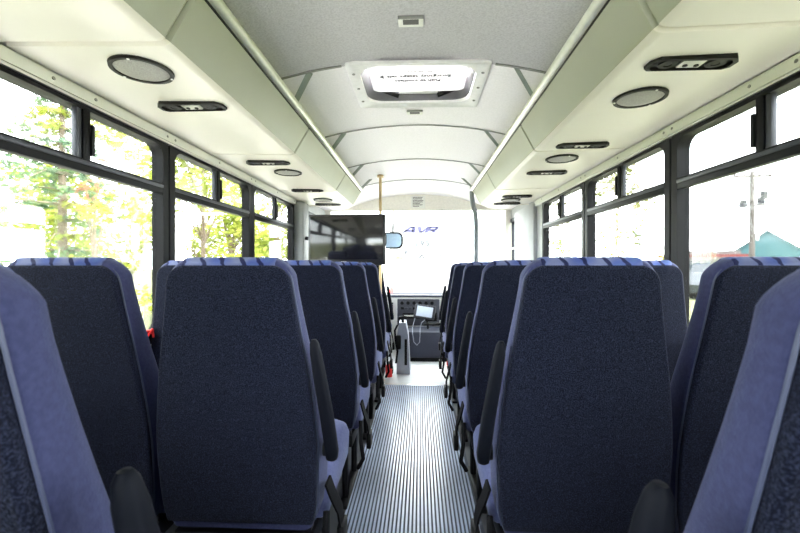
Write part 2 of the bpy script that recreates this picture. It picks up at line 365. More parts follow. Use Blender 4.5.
# ------------------------------------------------------------------ luggage racks
def rack(side):
    t = thing('luggage_rack', 'cream overhead luggage rack above the %s windows, with lamps and speakers underneath' % ('left' if side < 0 else 'right'), 'luggage rack', (0, 0, 0), 0, 'overhead luggage racks')
    if side < 0: xi, xr, xo = -.672, -.590, XL+.045
    else: xi, xr, xo = .592, .520, XR-.045
    f = -side        # towards the aisle
    # section outline: outer edge, rounded lower corner, sloping face
    def prof(g=0):
        P = [(xo, 1.708+g)]
        c = (xi - f*.030, 1.700)
        P.append((xi - f*.035, 1.697+g))
        P += [(xi - f*.018, 1.699+g), (xi - f*.006 - f*g, 1.706+g*.7), (xi + f*.002 - f*g, 1.722)]
        P += [(xr - f*.004 - f*g, 1.845), (xr - f*.022, 1.845), (xi - f*.02, 1.735), (xo, 1.735)]
        return P
    seams = [YR+.02, -.03, 1.075, 2.19, 3.29, 4.12]
    for k, (a, c) in enumerate(zip(seams, seams[1:])):
        b = MB()
        e = .012
        b.loft([[(x, a+.002, z) for x, z in prof(e)], [(x, a+e, z) for x, z in prof(0)], [(x, c-e, z) for x, z in prof(0)], [(x, c-.002, z) for x, z in prof(e)]])
        pn = b.build('panel', 'cream', t, ang=25); pn.data.materials.append(M['sage'])   # sage face towards the aisle
        for fc in pn.data.polygons:
            if fc.center.z > 1.712 and fc.center.x*f > (xi - f*.012)*f: fc.material_index = 1
    b = MB(); b.box(min(xo, xo+side*.044), max(xo, xo+side*.044), YR+.02, 4.10, 1.722, 1.736); b.build('wall_flange', 'cream_wall', t)
    b = MB(); b.tube([(xr, YR+.02, 1.862), (xr, 4.13, 1.862)], .019, 14); r = b.build('rail', 'rail_paint', t)
    b = MB(); b.tube([(xr - f*.012, YR+.02, 1.842), (xr - f*.012, 4.12, 1.842)], .007, 8); b.build('rail_gasket', 'black_plastic', r)
    b = MB(); b.prism([(xo, 1.70), (xi - f*.02, 1.695), (xi + f*.004, 1.72), (xr, 1.85), (xr - f*.02, 1.85), (xo, 1.76)], 4.121, 4.135); b.build('end_cap', 'cream', t)
    for y in (.12, .94, 1.745, 2.55, 3.36, 3.93):    # hangers from the ceiling down to the rack floor
        xt = XC + side*.44; x2 = xr + f*.004; y2 = y + .16
        L = []
        for u in (0, .25, .5, .75, 1):
            X_ = xt + (x2-xt)*u; Y_ = y + (y2-y)*u; Z_ = (cz(xt)-.004)*(1-u) + 1.868*u
            L.append([(X_-.013, Y_-.005, Z_), (X_+.013, Y_+.005, Z_), (X_+.013, Y_+.008, Z_+.004), (X_-.013, Y_-.002, Z_+.004)])
        b = MB(); b.loft(L)
        b.build('hanger', 'bracket', t)
    if side < 0:
        V = [(-.855, .38), (-.855, 1.50), (-.885, 2.35), (-.90, 3.24), (-.905, 4.00)]; P = [(-.85, .12), (-.85, 1.217), (-.85, 2.607), (-.889, 3.72)]
    else:
        V = [(.80, .12), (.798, 1.25), (.808, 2.085), (.817, 2.688), (.841, 3.60), (.841, 4.02)]; P = [(.79, .40), (.784, 1.506), (.794, 2.345), (.828, 3.80)]
    for (x, y) in V:
        v = MB()
        z = 1.6985
        O = [(x-.125, y-.012), (x-.105, y-.036), (x+.105, y-.036), (x+.125, y-.012), (x+.125, y+.022), (x+.11, y+.036), (x-.11, y+.036), (x-.125, y+.022)]
        I = [(x + (px-x)*.90, y + (py-y)*.80) for px, py in O]
        v.loft([[(px, py, z+.006) for px, py in O], [(px, py, z-.009) for px, py in O], [(px, py, z-.011) for px, py in I], [(px, py, z-.001) for px, py in I]], False)
        v.b.faces.new([v.b.verts.new((px, py, z-.001)) for px, py in I])
        u = v.build('lamp_unit', 'vent_dark', t)
        for dx in (-.068, .068):
            nz = MB().annulus((x+dx, y, z-.002), (0, 0, -1), .026, .012, .006); nz.disc((x+dx, y, z-.002), (0, 0, -1), .010, .005, 12)
            nz.build('nozzle', 'black_plastic', u)
        MB().box(x-.033, x+.033, y-.022, y+.022, z-.008, z-.001, .003).build('lens', 'lens', u)
        for dx in (-.016, .016): MB().disc((x+dx, y+.004, z-.008), (0, 0, -1), .007, .003, 12).build('switch', 'vent_dark', u)
    for (x, y) in P:
        s_ = MB().annulus((x, y, 1.700), (0, 0, -1), .088, .074, .009, 36).build('speaker', 'vent_dark', t)
        c = MB(); n_ = 36
        rows = []
        for rr, zz in ((.077, .003), (.070, .007), (.045, .011), (.015, .012)):
            rows.append([(x + rr*math.cos(2*math.pi*k/n_), y + rr*math.sin(2*math.pi*k/n_), 1.700 - zz) for k in range(n_)])
        c.loft(rows); c.build('grille', 'speaker_gray', s_)
        for a in (40, 160, 280): MB().disc((x + .081*math.cos(R(a)), y + .081*math.sin(R(a)), 1.692), (0, 0, -1), .004, .003, 8).build('screw', 'aluminium', s_)
    return t
rack(-1); rack(1)

# ------------------------------------------------------------------ roof hatch
h = thing('roof_hatch', 'square white roof escape hatch with a printed panel in the middle of the ceiling', 'hatch', (0, 0, 1.96))
zc = -.004
b = MB()
O = [(-.318, 1.715), (.298, 1.715), (.298, 2.19), (-.318, 2.19)]
def zz(x): return cz(x) - 1.96 - .008
def rrect(x0, x1, y0, y1, r, seg=6):
    P = []
    for cx, cy, a0 in ((x1-r, y1-r, 0), (x0+r, y1-r, 90), (x0+r, y0+r, 180), (x1-r, y0+r, 270)):
        for k in range(seg+1):
            a = R(a0+90*k/seg); P.append((cx+r*math.cos(a), cy+r*math.sin(a)))
    return P
O = rrect(-.318, .298, 1.712, 2.192, .008); I = rrect(-.268, .248, 1.752, 2.148, .085)
b.loft([[(x, y, zz(x)+.012) for x, y in O], [(x, y, zz(x)) for x, y in O], [(x, y, zz(x)-.004) for x, y in rrect(-.312, .292, 1.718, 2.186, .008)], [(x, y, zz(x)-.004) for x, y in I], [(x, y, zz(x)+.012) for x, y in I]], False)
fl = b.build('flange', 'flange', h)
for (x, y) in [(-.293, 1.80), (-.293, 1.95), (-.293, 2.10), (.273, 1.80), (.273, 1.95), (.273, 2.10)]:
    MB().disc((x, y, zz(x)-.003), (0, 0, -1), .007, .004, 10).build('screw', 'seam', fl)
b = MB(); I2 = rrect(-.255, .235, 1.76, 2.14, .08)
b.loft([[(x, y, .0) for x, y in I], [(x, y, .10) for x, y in I2]], False); 
b.build('well', 'well', h)
b = MB()
b.loft([[(x, y, z) for x, y in rrect(-.29+i, .27-i, 1.73+i, 2.17-i, .08)] for z, i in ((.100, 0), (.112, .01), (.116, .04))])
b.build('lid', 'panel_white', h)
b = MB(); b.loft([[(x, y, z) for x, y in rrect(-.238+i, .222-i, 1.77+i, 2.115-i, .03)] for z, i in ((.048, 0), (.036, 0), (.032, .006))])
lp = tag(b.build('label_panel', 'panel_white', h), 'white printed panel')
text('lettering', 'Push to ventilate', .031, 'gray_ink', lp, (-.012, 1.985, .0312), (R(180), 0, R(180)), bold=.0012, spacing=1.05)
text('lettering', 'Emergency escape exit', .031, 'gray_ink', lp, (-.005, 1.940, .0312), (R(180), 0, R(180)), bold=.0012, spacing=1.05)
text('lettering', 'open hatch as shown', .016, 'faint_ink', lp, (-.01, 1.895, .0312), (R(180), 0, R(180)))
lp2 = MB(); lp2.loft([[(-.172, 1.96, .0312), (-.172, 1.92, .0312), (-.195, 1.94, .0312)], [(-.172, 1.96, .0305), (-.172, 1.92, .0305), (-.195, 1.94, .0305)]])
lp2.build('arrow', 'gray_ink', lp)
for sx in (-1, 1):
    x0 = -.01 + sx*.10; x1 = -.01 + sx*.225
    MB().tube([(x0, 2.138, .022), (x1, 2.122, .062)], .012, 8).build('strut', 'black_plastic', h)
MB().box(-.11, .09, 2.115, 2.135, .028, .055, .004).build('lever', 'flange', h)
for sx in (-1, 1): MB().box(-.01+sx*.10-.03, -.01+sx*.10+.03, 1.755, 1.775, .02, .045, .004).build('hinge', 'black_plastic', h)

def ceiling_puck(x, y, label, cat, name):
    t = thing(name, label, cat, (x, y, cz(x)))
    MB().box(-.045, .045, -.03, .03, -.006, .002, .003).build('plate', 'paper', t)
    MB().box(-.045, .045, -.034, -.028, -.012, 0, .002).build('lip', 'seam', t)
    MB().box(-.028, .028, -.018, .012, -.0075, -.0045, .001).build('print', 'faint_ink', t)
ceiling_puck(-.033, 1.46, 'small square sticker on the ceiling nearest the camera, behind the roof hatch', 'sticker', 'ceiling_sticker')
ceiling_puck(-.030, 2.33, 'tiny label plate on the ceiling just ahead of the roof hatch', 'label plate', 'ceiling_plate')

# ------------------------------------------------------------------ seats
ZT = 1.118
KW = [(.375, .196), (.40, .208), (.45, .217), (.54, .222), (.62, .222), (.70, .217), (.81, .204), (.92, .186), (1.04, .168), (1.14, .158)]
def interp(T, z):
    for (a, p), (c, q) in zip(T, T[1:]):
        if z <= c: u = (z-a)/(c-a); u = max(0, min(1, u)); return p + (q-p)*u
    return T[-1][1]
def hw(z): return interp(KW, z)
def yb(z): return .075 - .075*max(0, (z-.38))/.735
TH = [(.37, .13), (.45, .155), (.56, .155), (.7, .125), (.85, .105), (1.0, .09), (1.12, .08)]
def ring(z, w_, y0, y1, rb, rf, seg=5):
    rb = min(rb, w_*.95, (y1-y0)*.48); rf = min(rf, w_*.95, (y1-y0)*.48); P = []
    for cx, cy, a0, r in ((w_-rf, y1-rf, 0, rf), (-w_+rf, y1-rf, 90, rf), (-w_+rb, y0+rb, 180, rb), (w_-rb, y0+rb, 270, rb)):
        for k in range(seg+1):
            a = R(a0+90*k/seg); P.append((cx+r*math.cos(a), cy+r*math.sin(a), z))
    return P
def back_rows(z0, off, RX=.055, RY=.034):
    L = []
    zs = [z for z in (.375, .385, .41, .45, .5, .56, .62, .67, .725, .79, .83, .867, .9, .94, .98, 1.01, 1.035) if z >= z0]
    if z0 > .4: zs = [z0] + [z for z in zs if z > z0+.005]
    for z in zs: L.append((z, hw(z), 0))
    out = []
    for z, w_, i in L:
        out.append(ring(z, w_+off, yb(z)-off, yb(z)+interp(TH, z)+off, .022, .045))
    zb = ZT - RX
    for k in range(1, 9):
        a = R(90*k/8.0); z = zb + RX*math.sin(a) * 1.0
        ins = RX*(1-math.cos(a)); iy = RY*(1-math.cos(a))
        w_ = hw(z) - ins*.95
        out.append(ring(z + off, max(.02, w_+off), yb(z)-off+iy*.7, yb(z)+interp(TH, z)+off-iy, .02, .035))
    return out
def make_seat(arm):
    """one high-backed seat facing +y, its origin on the floor under the back; arm = side (+1/-1) of its raised armrest, 0 for none"""
    t = thing('passenger_seat', 'seat', 'seat')
    MB().loft(back_rows(.375, 0)).build('backrest', 'side_fabric', t, ang=60)
    # dark rear panel
    rows = []
    zt = 1.100; RX = .046
    for z in (.392, .396, .41, .45, .5, .56, .62, .67, .725, .79, .83, .867, .9, .94, .98, 1.01, zt-RX):
        e = .006 if z == .392 else 0
        rows.append(ring(z, hw(z)-.003, yb(z)-.009+e, yb(z)+.016, .008, .004))
    for k in range(1, 8):
        a = R(90*k/8); z = zt-RX + RX*math.sin(a); wi = hw(z)-.003 - RX*(1-math.cos(a))
        rows.append(ring(z, wi, yb(z)-.009 + .006*(k/7)**3, yb(z)+.016, .008, .004))
    MB().loft(rows).build('rear_panel', 'back_fabric', t, ang=60)
    # piping round the rear panel
    pts = []
    zs = [.40, .45, .5, .56, .62, .67, .725, .79, .867, .94, 1.01, zt-RX]
    for z in zs: pts.append((hw(z)-.001, yb(z)+.010, z))
    for k in range(1, 8):
        a = R(90*k/8); z = zt-RX + (RX+.003)*math.sin(a); pts.append((hw(z)-.001 - RX*(1-math.cos(a)), yb(z)+.010, z))
    pts = pts + [(-x, y, z) for x, y, z in reversed(pts)]
    MB().tube(pts, .0024, 6).build('piping', 'piping', t)
    tag(MB().loft([[(max(-.122, min(.122, x)), y, z) for x, y, z in row] for row in back_rows(1.085, .0025)]).build('top_cover', 'seat_pattern', t, ang=60), 'patterned blue top band')
    # cushion
    b = MB(); L = []
    for z, i, r in ((.345, .012, .03), (.36, .0, .035), (.43, -.004, .04), (.462, .004, .04), (.478, .016, .05), (.484, .05, .05)):
        L.append([(x, y, z_ + .03*max(0, (y-.3))/.25) for x, y, z_ in ring(z, .222-i, .16+i, .565-i*1.4, r, r*1.3)])
    b.loft(L); b.build('cushion', 'cushion_fabric', t, ang=60)
    b = MB(); b.box(-.20, .20, .09, .52, .30, .352, .008); b.box(-.19, .19, .105, .135, .33, .42)
    fr = b.build('seat_frame', 'black_metal', t)
    for sx in (-.15, .15):
        b = MB(); b.tube([(sx, .46, .31), (sx, .44, .02)], .016, 8); b.tube([(sx, .16, .31), (sx, .20, .02)], .016, 8)
        b.box(sx-.02, sx+.02, .12, .52, .008, .025, .004)
        b.build('leg', 'black_metal', t)
    if arm:
        # raised armrest along the side of the back
        L = []
        for k, (z, cx, w_, d) in enumerate(((.575, .258, .010, .012), (.580, .258, .015, .018), (.60, .258, .017, .021), (.70, .246, .017, .021), (.80, .231, .016, .020), (.87, .221, .014, .018), (.895, .218, .011, .014), (.905, .217, .006, .008))):
            y = yb(z) - .002
            L.append([(arm*cx + px, y + .012 + py, z) for px, py, _ in [(q[0], q[1], 0) for q in ring(0, w_, -d, d, .012, .012, 3)]])
        a_ = MB().loft(L).build('armrest', 'arm_plastic', t, ang=60)
        MB().disc((arm*.232, .085, .60), (arm, 0, 0), .024, .02, 16).build('pivot', 'black_plastic', a_)
        # lap belt hanging beside the cushion
        x = arm*.246
        P = [(x-arm*.008, .10, .50), (x, .135, .44), (x+arm*.012, .17, .38), (x+arm*.016, .185, .33)]
        L = []
        for i, q in enumerate(P):
            dx, dy = .003, .028
            L.append([(q[0]-dx, q[1]-dy, q[2]), (q[0]+dx, q[1]-dy, q[2]), (q[0]+dx, q[1]+dy, q[2]), (q[0]-dx, q[1]+dy, q[2])])
        be = MB().loft(L).build('seat_belt', 'belt', t)
        MB().box(x+arm*.016-.011, x+arm*.016+.011, .155, .22, .265, .335, .006).build('buckle', 'black_plastic', be)
        P = [(x-arm*.01, .09, .42), (x-arm*.005, .06, .34), (x+arm*.006, .055, .27), (x-arm*.02, .075, .22)]
        MB().tube(P, .009, 6).build('strap', 'belt', be)
    return t
left_aisle = make_seat(1); right_aisle = make_seat(-1); win_seat = make_seat(0)
XLA, XLW, XRA, XRW = -.495, -.957, .425, .887
ROWS = [(.345, 'row level with the camera'), (1.03, 'first row fully in view'), (1.69, 'second row ahead'), (2.42, 'third row ahead'), (3.13, 'fourth row ahead'), (3.86, 'frontmost row')]
LBL = {
 ('L', 0): 'blurred blue seat nearest the camera at the left edge, its raised armrest beside it',
 ('R', 0): 'blurred blue seat nearest the camera at the right edge, its raised armrest beside it',
 ('L', 1): 'large navy seat left of the aisle whose whole back faces the camera',
 ('R', 1): 'large navy seat right of the aisle whose whole back faces the camera',
 ('LW', 1): 'navy window seat under the left window beside the large left aisle seat',
 ('RW', 1): 'navy window seat under the right window beside the large right aisle seat',
 ('L', 2): 'navy left aisle seat directly in front of the large left one, showing its cushion edge',
 ('R', 2): 'navy right aisle seat directly in front of the large right one',
 ('LW', 2): 'left window seat of the second row, a sliver showing between window and large seat',
 ('RW', 2): 'sunlit right window seat showing behind the shoulder of the large right seat',
 ('L', 3): 'third left aisle seat ahead, counted from the large left one',
 ('R', 3): 'third right aisle seat ahead, counted from the large right one',
 ('L', 4): 'fourth left aisle seat ahead, with its back under the television',
 ('R', 4): 'fourth right aisle seat ahead, near the grey stanchion',
 ('L', 5): 'frontmost left aisle seat, only its dark raised armrest showing beside the grey post',
 ('R', 5): 'frontmost right aisle seat, dark armrest showing beside the dashboard',
 ('LW', 3): 'left window seat in the third row, hidden behind the aisle seats',
 ('RW', 3): 'right window seat in the third row, hidden behind the aisle seats',
 ('LW', 4): 'left window seat in the fourth row, hidden below the television',
 ('RW', 4): 'right window seat in the fourth row, beside the last right window',
}
used = set()
def place(proto, key, x, y):
    o = proto if proto not in used else copy_tree(proto)
    used.add(proto); o.location = (x, y, .0085 if False else 0)
    if key[1] == 0:      # the nearest seats' armrests stand a little further into the aisle
        for ch in [q for q in bpy.data.objects if q.parent == o and q.name.startswith('armrest')]: ch.location = ((.042 if key[0] == 'L' else -.042), .02, .0)
    if key[1] == 0: o.scale = (1, 1, .988)
    o['label'] = LBL[key]; o['category'] = 'seat'; o['group'] = 'navy passenger seats'
    return o
for i in (1, 2, 3, 4, 5, 0):
    y = ROWS[i][0]
    dx = .060 if i == 0 else .03 if i == 5 else 0
    place(left_aisle, ('L', i), XLA-dx, y); place(right_aisle, ('R', i), XRA+dx, y)
    if 0 < i < 5: place(win_seat, ('LW', i), XLW, y); place(win_seat, ('RW', i), XRW, y)

# ------------------------------------------------------------------ television, poles
tv = thing('television', 'black flat television hung at the front left, above the seats', 'television', (-.665, 3.70, 1.325), R(-3))
MB().box(-.355, .355, -.022, .028, -.225, .235, .010).build('casing', 'tv_body', tv)
MB().box(-.335, .335, -.0245, -.021, -.175, .215, .001).build('screen', 'screen', tv)
MB().box(-.05, .0, -.0245, -.021, -.200, -.192, .001).build('badge', 'aluminium', tv)
for x in (.03, .06, .11, .14, .18): MB().disc((x, -.022, -.196), (0, -1, 0), .006, .004, 10).build('button', 'frame_gray', tv)
b = MB(); b.box(-.12, .12, .026, .045, -.11, .11, .004); b.tube([(0, .04, 0), (-.2, .09, .0), (-.425, .12, .03)], .018, 8)
b.build('wall_arm', 'black_metal', tv)
b = MB(); b.tube([(.352, -.01, .06), (.362, -.015, .04), (.362, -.015, -.03), (.352, -.01, -.05)], .006, 8); b.build('cable', 'black_plastic', tv)
p = thing('stanchion_pole', 'thin brass-coloured stanchion from ceiling to floor at the right edge of the television', 'pole', (-.372, 3.84, 0))
MB().tube([(0, 0, .02), (0, 0, cz(-.37)-.005)], .0135, 12).build('pole', 'brass', p)
MB().disc((0, 0, cz(-.37)-.022), (0, 0, 1), .03, .02, 16).build('ceiling_flange', 'brass', p)
MB().disc((0, 0, .006), (0, 0, 1), .035, .018, 16).build('floor_flange', 'brass', p)
p = thing('stanchion_pole', 'dark grey stanchion with a bent top at the front end of the right luggage rack', 'pole', (.605, 4.47, 0))
MB().tube([(0, 0, .02), (0, 0, 1.58), (-.008, 0, 1.66), (-.035, 0, 1.76), (-.045, 0, 1.84), (-.045, 0, cz(.53)-.004)], .026, 12).build('pole', 'stanchion_gray', p)
MB().disc((0, 0, .006), (0, 0, 1), .045, .018, 16).build('floor_flange', 'stanchion_gray', p)

# ------------------------------------------------------------------ driver's area
d = thing('dashboard', 'pale dashboard with a dark switch panel ahead of the aisle, under the windshield', 'dashboard', (0, 5.15, 0))
b = MB()
b.prism_x([(.0, .30), (.0, .66), (.02, .705), (.10, .74), (.46, .70), (.46, .05), (.10, .05)], XL+.03, XR-.30)
b.build('body', 'dash_light', d, ang=25)
MB().prism_x([(.06, .722), (.10, .745), (.48, .715), (.48, .70), (.10, .735)], XL+.03, XR-.30).box(XL+.03, XR-.30, -.004, .06, .700, .722, .006).build('top_pad', 'dash_slate', d)
sp = MB().box(-.285, .245, -.016, .01, .34, .675, .010).build('switch_panel', 'dash_dark', d)
for k in range(6): MB().disc((-.225+k*.075, -.016, .625), (0, -1, 0), .022, .012, 14).build('knob', 'black_plastic', sp)
for k in range(9): MB().box(-.24+k*.05, -.20+k*.05, -.026, -.014, .545, .575, .003).build('switch', 'frame_gray' if k % 3 else 'black_plastic', sp)
MB().box(-.22, .02, -.024, -.014, .43, .50, .004).build('radio', 'black_plastic', sp)
MB().box(-.20, .0, -.027, -.022, .455, .475, .001).build('radio_display', 'lens', sp)
MB().box(.06, .21, -.022, -.014, .40, .51, .004).build('cubby', 'black_plastic', sp)
for x in (-.36, .315):
    v = MB().box(x-.022, x+.022, -.008, .01, .46, .63, .004).build('air_vent', 'vent_dark', d)
    for k in range(5): MB().box(x-.018, x+.018, -.013, -.006, .475+k*.031, .485+k*.031, .002).build('slat', 'post_gray', v)
e = thing('engine_cover', 'dark slate engine cover on the floor below the dashboard', 'engine cover', (.075, 4.66, 0))
b = MB()
b.loft([[(-.26, 0, .006), (.28, 0, .006), (.28, .47, .006), (-.26, .47, .006)], [(-.25, .015, .09), (.27, .015, .09), (.27, .47, .09), (-.25, .47, .09)],
        [(-.235, .05, .29), (.215, .05, .29), (.215, .47, .31), (-.235, .47, .31)], [(-.215, .075, .325), (.19, .075, .325), (.19, .46, .335), (-.215, .46, .335)]])
b.build('cover', 'dash_slate', e, ang=30)
MB().box(-.27, .29, -.012, .0, .006, .05, .004).build('kick_strip', 'black_plastic', e)
MB().box(.20, .226, .02, .045, .10, .30, .006).build('edge_trim', 'dash_light', e)
tb = thing('tablet', 'tilted white-screened tablet on a bracket in front of the dashboard', 'tablet', (.055, 4.86, .545), R(-6))
rt = Matrix.Rotation(R(-22), 3, 'X') @ Matrix.Rotation(R(8), 3, 'Y')
MB().box(-.125, .125, -.012, .012, -.085, .085, .012, rot=rt).build('case', 'frame_gray', tb)
x = MB().box(-.095, .095, -.004, .004, -.062, .062, .003, rot=rt); sc_ = x.build('screen', 'tablet_glass', tb); sc_.location = rt @ Vector((0, -.0115, 0))
MB().tube([(0, .01, -.02), (.02, .08, -.10), (.03, .10, -.19), (.03, .10, -.212)], .012, 8).build('bracket', 'black_metal', tb)
cable = MB()
cable.tube([(-.06, 4.87, .47), (-.08, 4.85, .40), (-.09, 4.80, .365), (-.085, 4.66, .32), (-.07, 4.635, .23), (-.035, 4.63, .195), (-.005, 4.635, .23), (.0, 4.66, .32), (.0, 4.80, .365), (.02, 4.86, .42), (.06, 4.88, .45)], .0045, 6)
tag(cable.build('coiled_cable', 'post_gray'), 'pale looped cable hanging below the tablet over the engine cover', 'cable')
c2 = MB(); c2.tube([(.08, 4.90, .40), (.16, 4.88, .39), (.22, 4.92, .40), (.30, 4.90, .385), (.36, 4.94, .39)], .014, 8); c2.tube([(.05, 4.92, .385), (.2, 4.92, .41), (.34, 4.90, .38)], .009, 8)
tag(c2.build('cable_bundle', 'black_plastic'), 'black cable bundle lying right of the tablet', 'cable')
q = thing('control_post', 'grey box post with a dark slot standing left of the engine cover', 'post', (-.165, 4.14, 0))
b = MB(); b.loft([[(-.07, -.05, .006), (.065, -.05, .006), (.065, .22, .006), (-.07, .22, .006)], [(-.065, -.05, .40), (.045, -.05, .40), (.045, .22, .40), (-.065, .22, .40)], [(-.045, -.03, .52), (.02, -.03, .52), (.02, .2, .52), (-.045, .2, .52)]])
b.build('housing', 'post_gray', q, ang=25)
MB().box(.010, .036, -.056, -.046, .10, .36, .004).build('slot', 'black_plastic', q)
MB().box(-.075, -.025, -.075, -.04, .26, .40, .012).build('cup', 'black_plastic', q)
b = MB(); b.tube([(-.01, .02, .51), (-.01, .01, .56)], .016, 10); b.tube([(-.045, .0, .565), (.0, -.01, .575), (.03, .0, .565)], .018, 10); b.build('handle', 'black_metal', q)
MB().tube([(-.06, -.055, .50), (-.085, -.07, .45), (-.08, -.075, .36), (-.06, -.06, .24), (-.075, -.06, .12)], .010, 6).build('strap', 'belt', q)
x = thing('fire_extinguisher', 'small red fire extinguisher standing on the floor at the left end of the aisle', 'fire extinguisher', (-.305, 4.0, .006))
x.scale = (.78, .78, .52)
b = MB(); n_ = 20
b.loft([[(r_*math.cos(2*math.pi*k/n_), r_*math.sin(2*math.pi*k/n_), z) for k in range(n_)] for r_, z in ((.036, 0), (.042, .006), (.042, .20), (.036, .225), (.018, .24), (.016, .25))]); b.build('cylinder', 'red', x)
b = MB(); b.box(-.012, .012, -.05, .03, .25, .262, .003); b.box(-.010, .010, -.06, .02, .278, .288, .003); b.tube([(0, 0, .245), (0, 0, .275)], .012, 10); b.build('valve', 'black_metal', x)
b = MB(); b.tube([(.0, .025, .26), (.04, .03, .24), (.05, .02, .14), (.045, .0, .06)], .007, 8); b.build('hose', 'black_plastic', x)
b = MB(); b.box(.29, .345, 4.44, 4.50, .006, .06, .01); tag(b.build('red_block', 'red'), 'small red block on the floor right of the engine cover', 'block')
m_ = thing('rearview_mirror', 'rounded interior rear-view mirror hanging right of the television at the windshield', 'mirror', (-.335, 5.04, 1.405))
def rr_xz(x0, x1, z0, z1, r, y): return [(px, y, pz) for px, pz in rrect(x0, x1, z0, z1, r)]
b = MB(); b.loft([rr_xz(-.15, .125, -.105, .100, .07, .012), rr_xz(-.15, .125, -.105, .100, .07, -.01)]); b.build('housing', 'frame_black', m_)
b = MB(); b.loft([rr_xz(-.13, .105, -.085, .080, .055, -.009), rr_xz(-.13, .105, -.085, .080, .055, -.013)]); mg = b.build('glass', 'mirror_glass', m_)
b = MB(); b.tube([(0, .01, .05), (0, .05, .20), (0, .065, .37)], .01, 8); b.build('stem', 'black_metal', m_)
n_ = thing('notice', 'white printed notice stuck on the cream panel above the windshield', 'notice', (-.025, 5.049, 1.872))
MB().box(-.088, .088, -.0015, .0, -.075, .075).build('sheet', 'paper', n_)
for k, (wd, z) in enumerate(((.12, .06), (.11, .042), (.13, .022), (.12, .004), (.09, -.014), (.12, -.032), (.08, -.050))):
    MB().box(-.065, -.065+wd, -.0022, -.0014, z-.004, z+.004).build('text_line', 'faint_ink', n_)
# driver's seat and steering wheel (mostly hidden)
ds = copy_tree(win_seat); ds.location = (-.74, 4.42, 0); ds['label'] = "driver's seat behind the steering wheel, hidden by the television and the seats"; ds['group'] = 'driver seats'; ds.name = 'driver_seat'
sw = thing('steering_wheel', "dark steering wheel on the dashboard in front of the driver's seat", 'steering wheel', (-.74, 5.03, .70))
b = MB(); q3 = Matrix.Rotation(R(55), 3, 'X')
b.tube([q3 @ Vector((.19*math.cos(2*math.pi*k/32), .19*math.sin(2*math.pi*k/32), 0)) for k in range(33)], .014, 8, False); b.build('rim', 'black_plastic', sw)
b = MB()
for a in (90, 210, 330): b.tube([(0, 0, 0), q3 @ Vector((.185*math.cos(R(a)), .185*math.sin(R(a)), 0))], .012, 8)
b.disc((0, 0, 0), q3 @ Vector((0, 0, -1)), .05, .03); b.tube([(0, 0, 0), (0, .09, -.06)], .03, 10); b.build('hub', 'black_plastic', sw)

# ------------------------------------------------------------------ outside: parked bus ahead
pb = thing('parked_bus', 'white bus parked ahead beyond the windshield, with blue AVR lettering', 'bus', (.06, 15, GZ))
b = MB(); b.box(-1.2, 1.2, 0, 7, .45, 3.45, .12, 4); b.build('body', 'bus_white', pb)
MB().box(-1.15, 1.15, -.12, .02, .42, .62, .04).build('bumper', 'bus_white', pb)
b = MB()      # slanted heavy capitals A V R
def bar(x0, z0, x1, z1, t=.115):
    sh = lambda x, z: (x + .55*z, z)
    P = [sh(x0-t/2, z0), sh(x0+t/2, z0), sh(x1+t/2, z1), sh(x1-t/2, z1)]
    b.loft([[(px, y, pz) for px, pz in P] for y in (-.012, .002)])
def hb(x0, x1, z, t=.075):
    P = [(x0+.55*(z-t/2), z-t/2), (x1+.55*(z-t/2), z-t/2), (x1+.55*(z+t/2), z+t/2), (x0+.55*(z+t/2), z+t/2)]
    b.loft([[(px, y, pz) for px, pz in P] for y in (-.012, .002)])
bar(-.66, 0, -.47, .22); bar(-.27, 0, -.37, .22, .125); hb(-.62, -.30, .07); hb(-.47, -.35, .20)
bar(-.02, 0, -.18, .22, .125); bar(.0, 0, .16, .22)
bar(.17, 0, .22, .22, .125); hb(.22, .50, .197); hb(.24, .50, .10); bar(.50, .10, .50, .22, .11); bar(.50, 0, .36, .10, .125)
lt = b.build('lettering', 'blue_ink', pb, False); lt.location = (-.03, 0, 3.06)
text('number', '195', .30, 'gray_ink', pb, (.02, -.004, 2.66), (R(90), 0, 0), .006, spacing=1.3, bold=.01)
MB().box(-.42, -.14, -.02, .01, 2.44, 2.47).build('wiper', 'seam', pb)
b = MB(); b.box(-.10, -.02, -.02, .01, 2.14, 2.20); b.box(-.04, .05, -.02, .01, 2.20, 2.27); b.box(.04, .12, -.02, .01, 2.14, 2.20); b.build('emblem', 'gray_ink', pb)
MB().box(.62, .88, -.02, .01, 2.19, 2.24, .008).build('stripe', 'blue_ink', pb)
b = MB(); b.box(.52, .58, -.02, .01, 2.31, 2.37); b.box(.57, .62, -.02, .01, 2.35, 2.41); b.build('latch', 'seam', pb)
MB().box(-.62, -.53, -.03, .01, 2.29, 2.40, .01).build('camera_housing', 'gray_ink', pb)
for sx in (-1,): MB().box(-.98, -.70, -.03, .01, 2.10, 2.20, .01).build('marker_light', 'yellow', pb)
for sx in (-1, 1): MB().box(sx*1.1-.06, sx*1.1+.06, -.02, .01, .75, 1.05, .01).build('tail_light', 'red', pb)
for sx in (-1, 1):
    for y in (1.6, 5.7): MB().disc((sx*1.15-.14, y, .42), (1, 0, 0), .42, .28, 24).build('wheel', 'tire', pb)

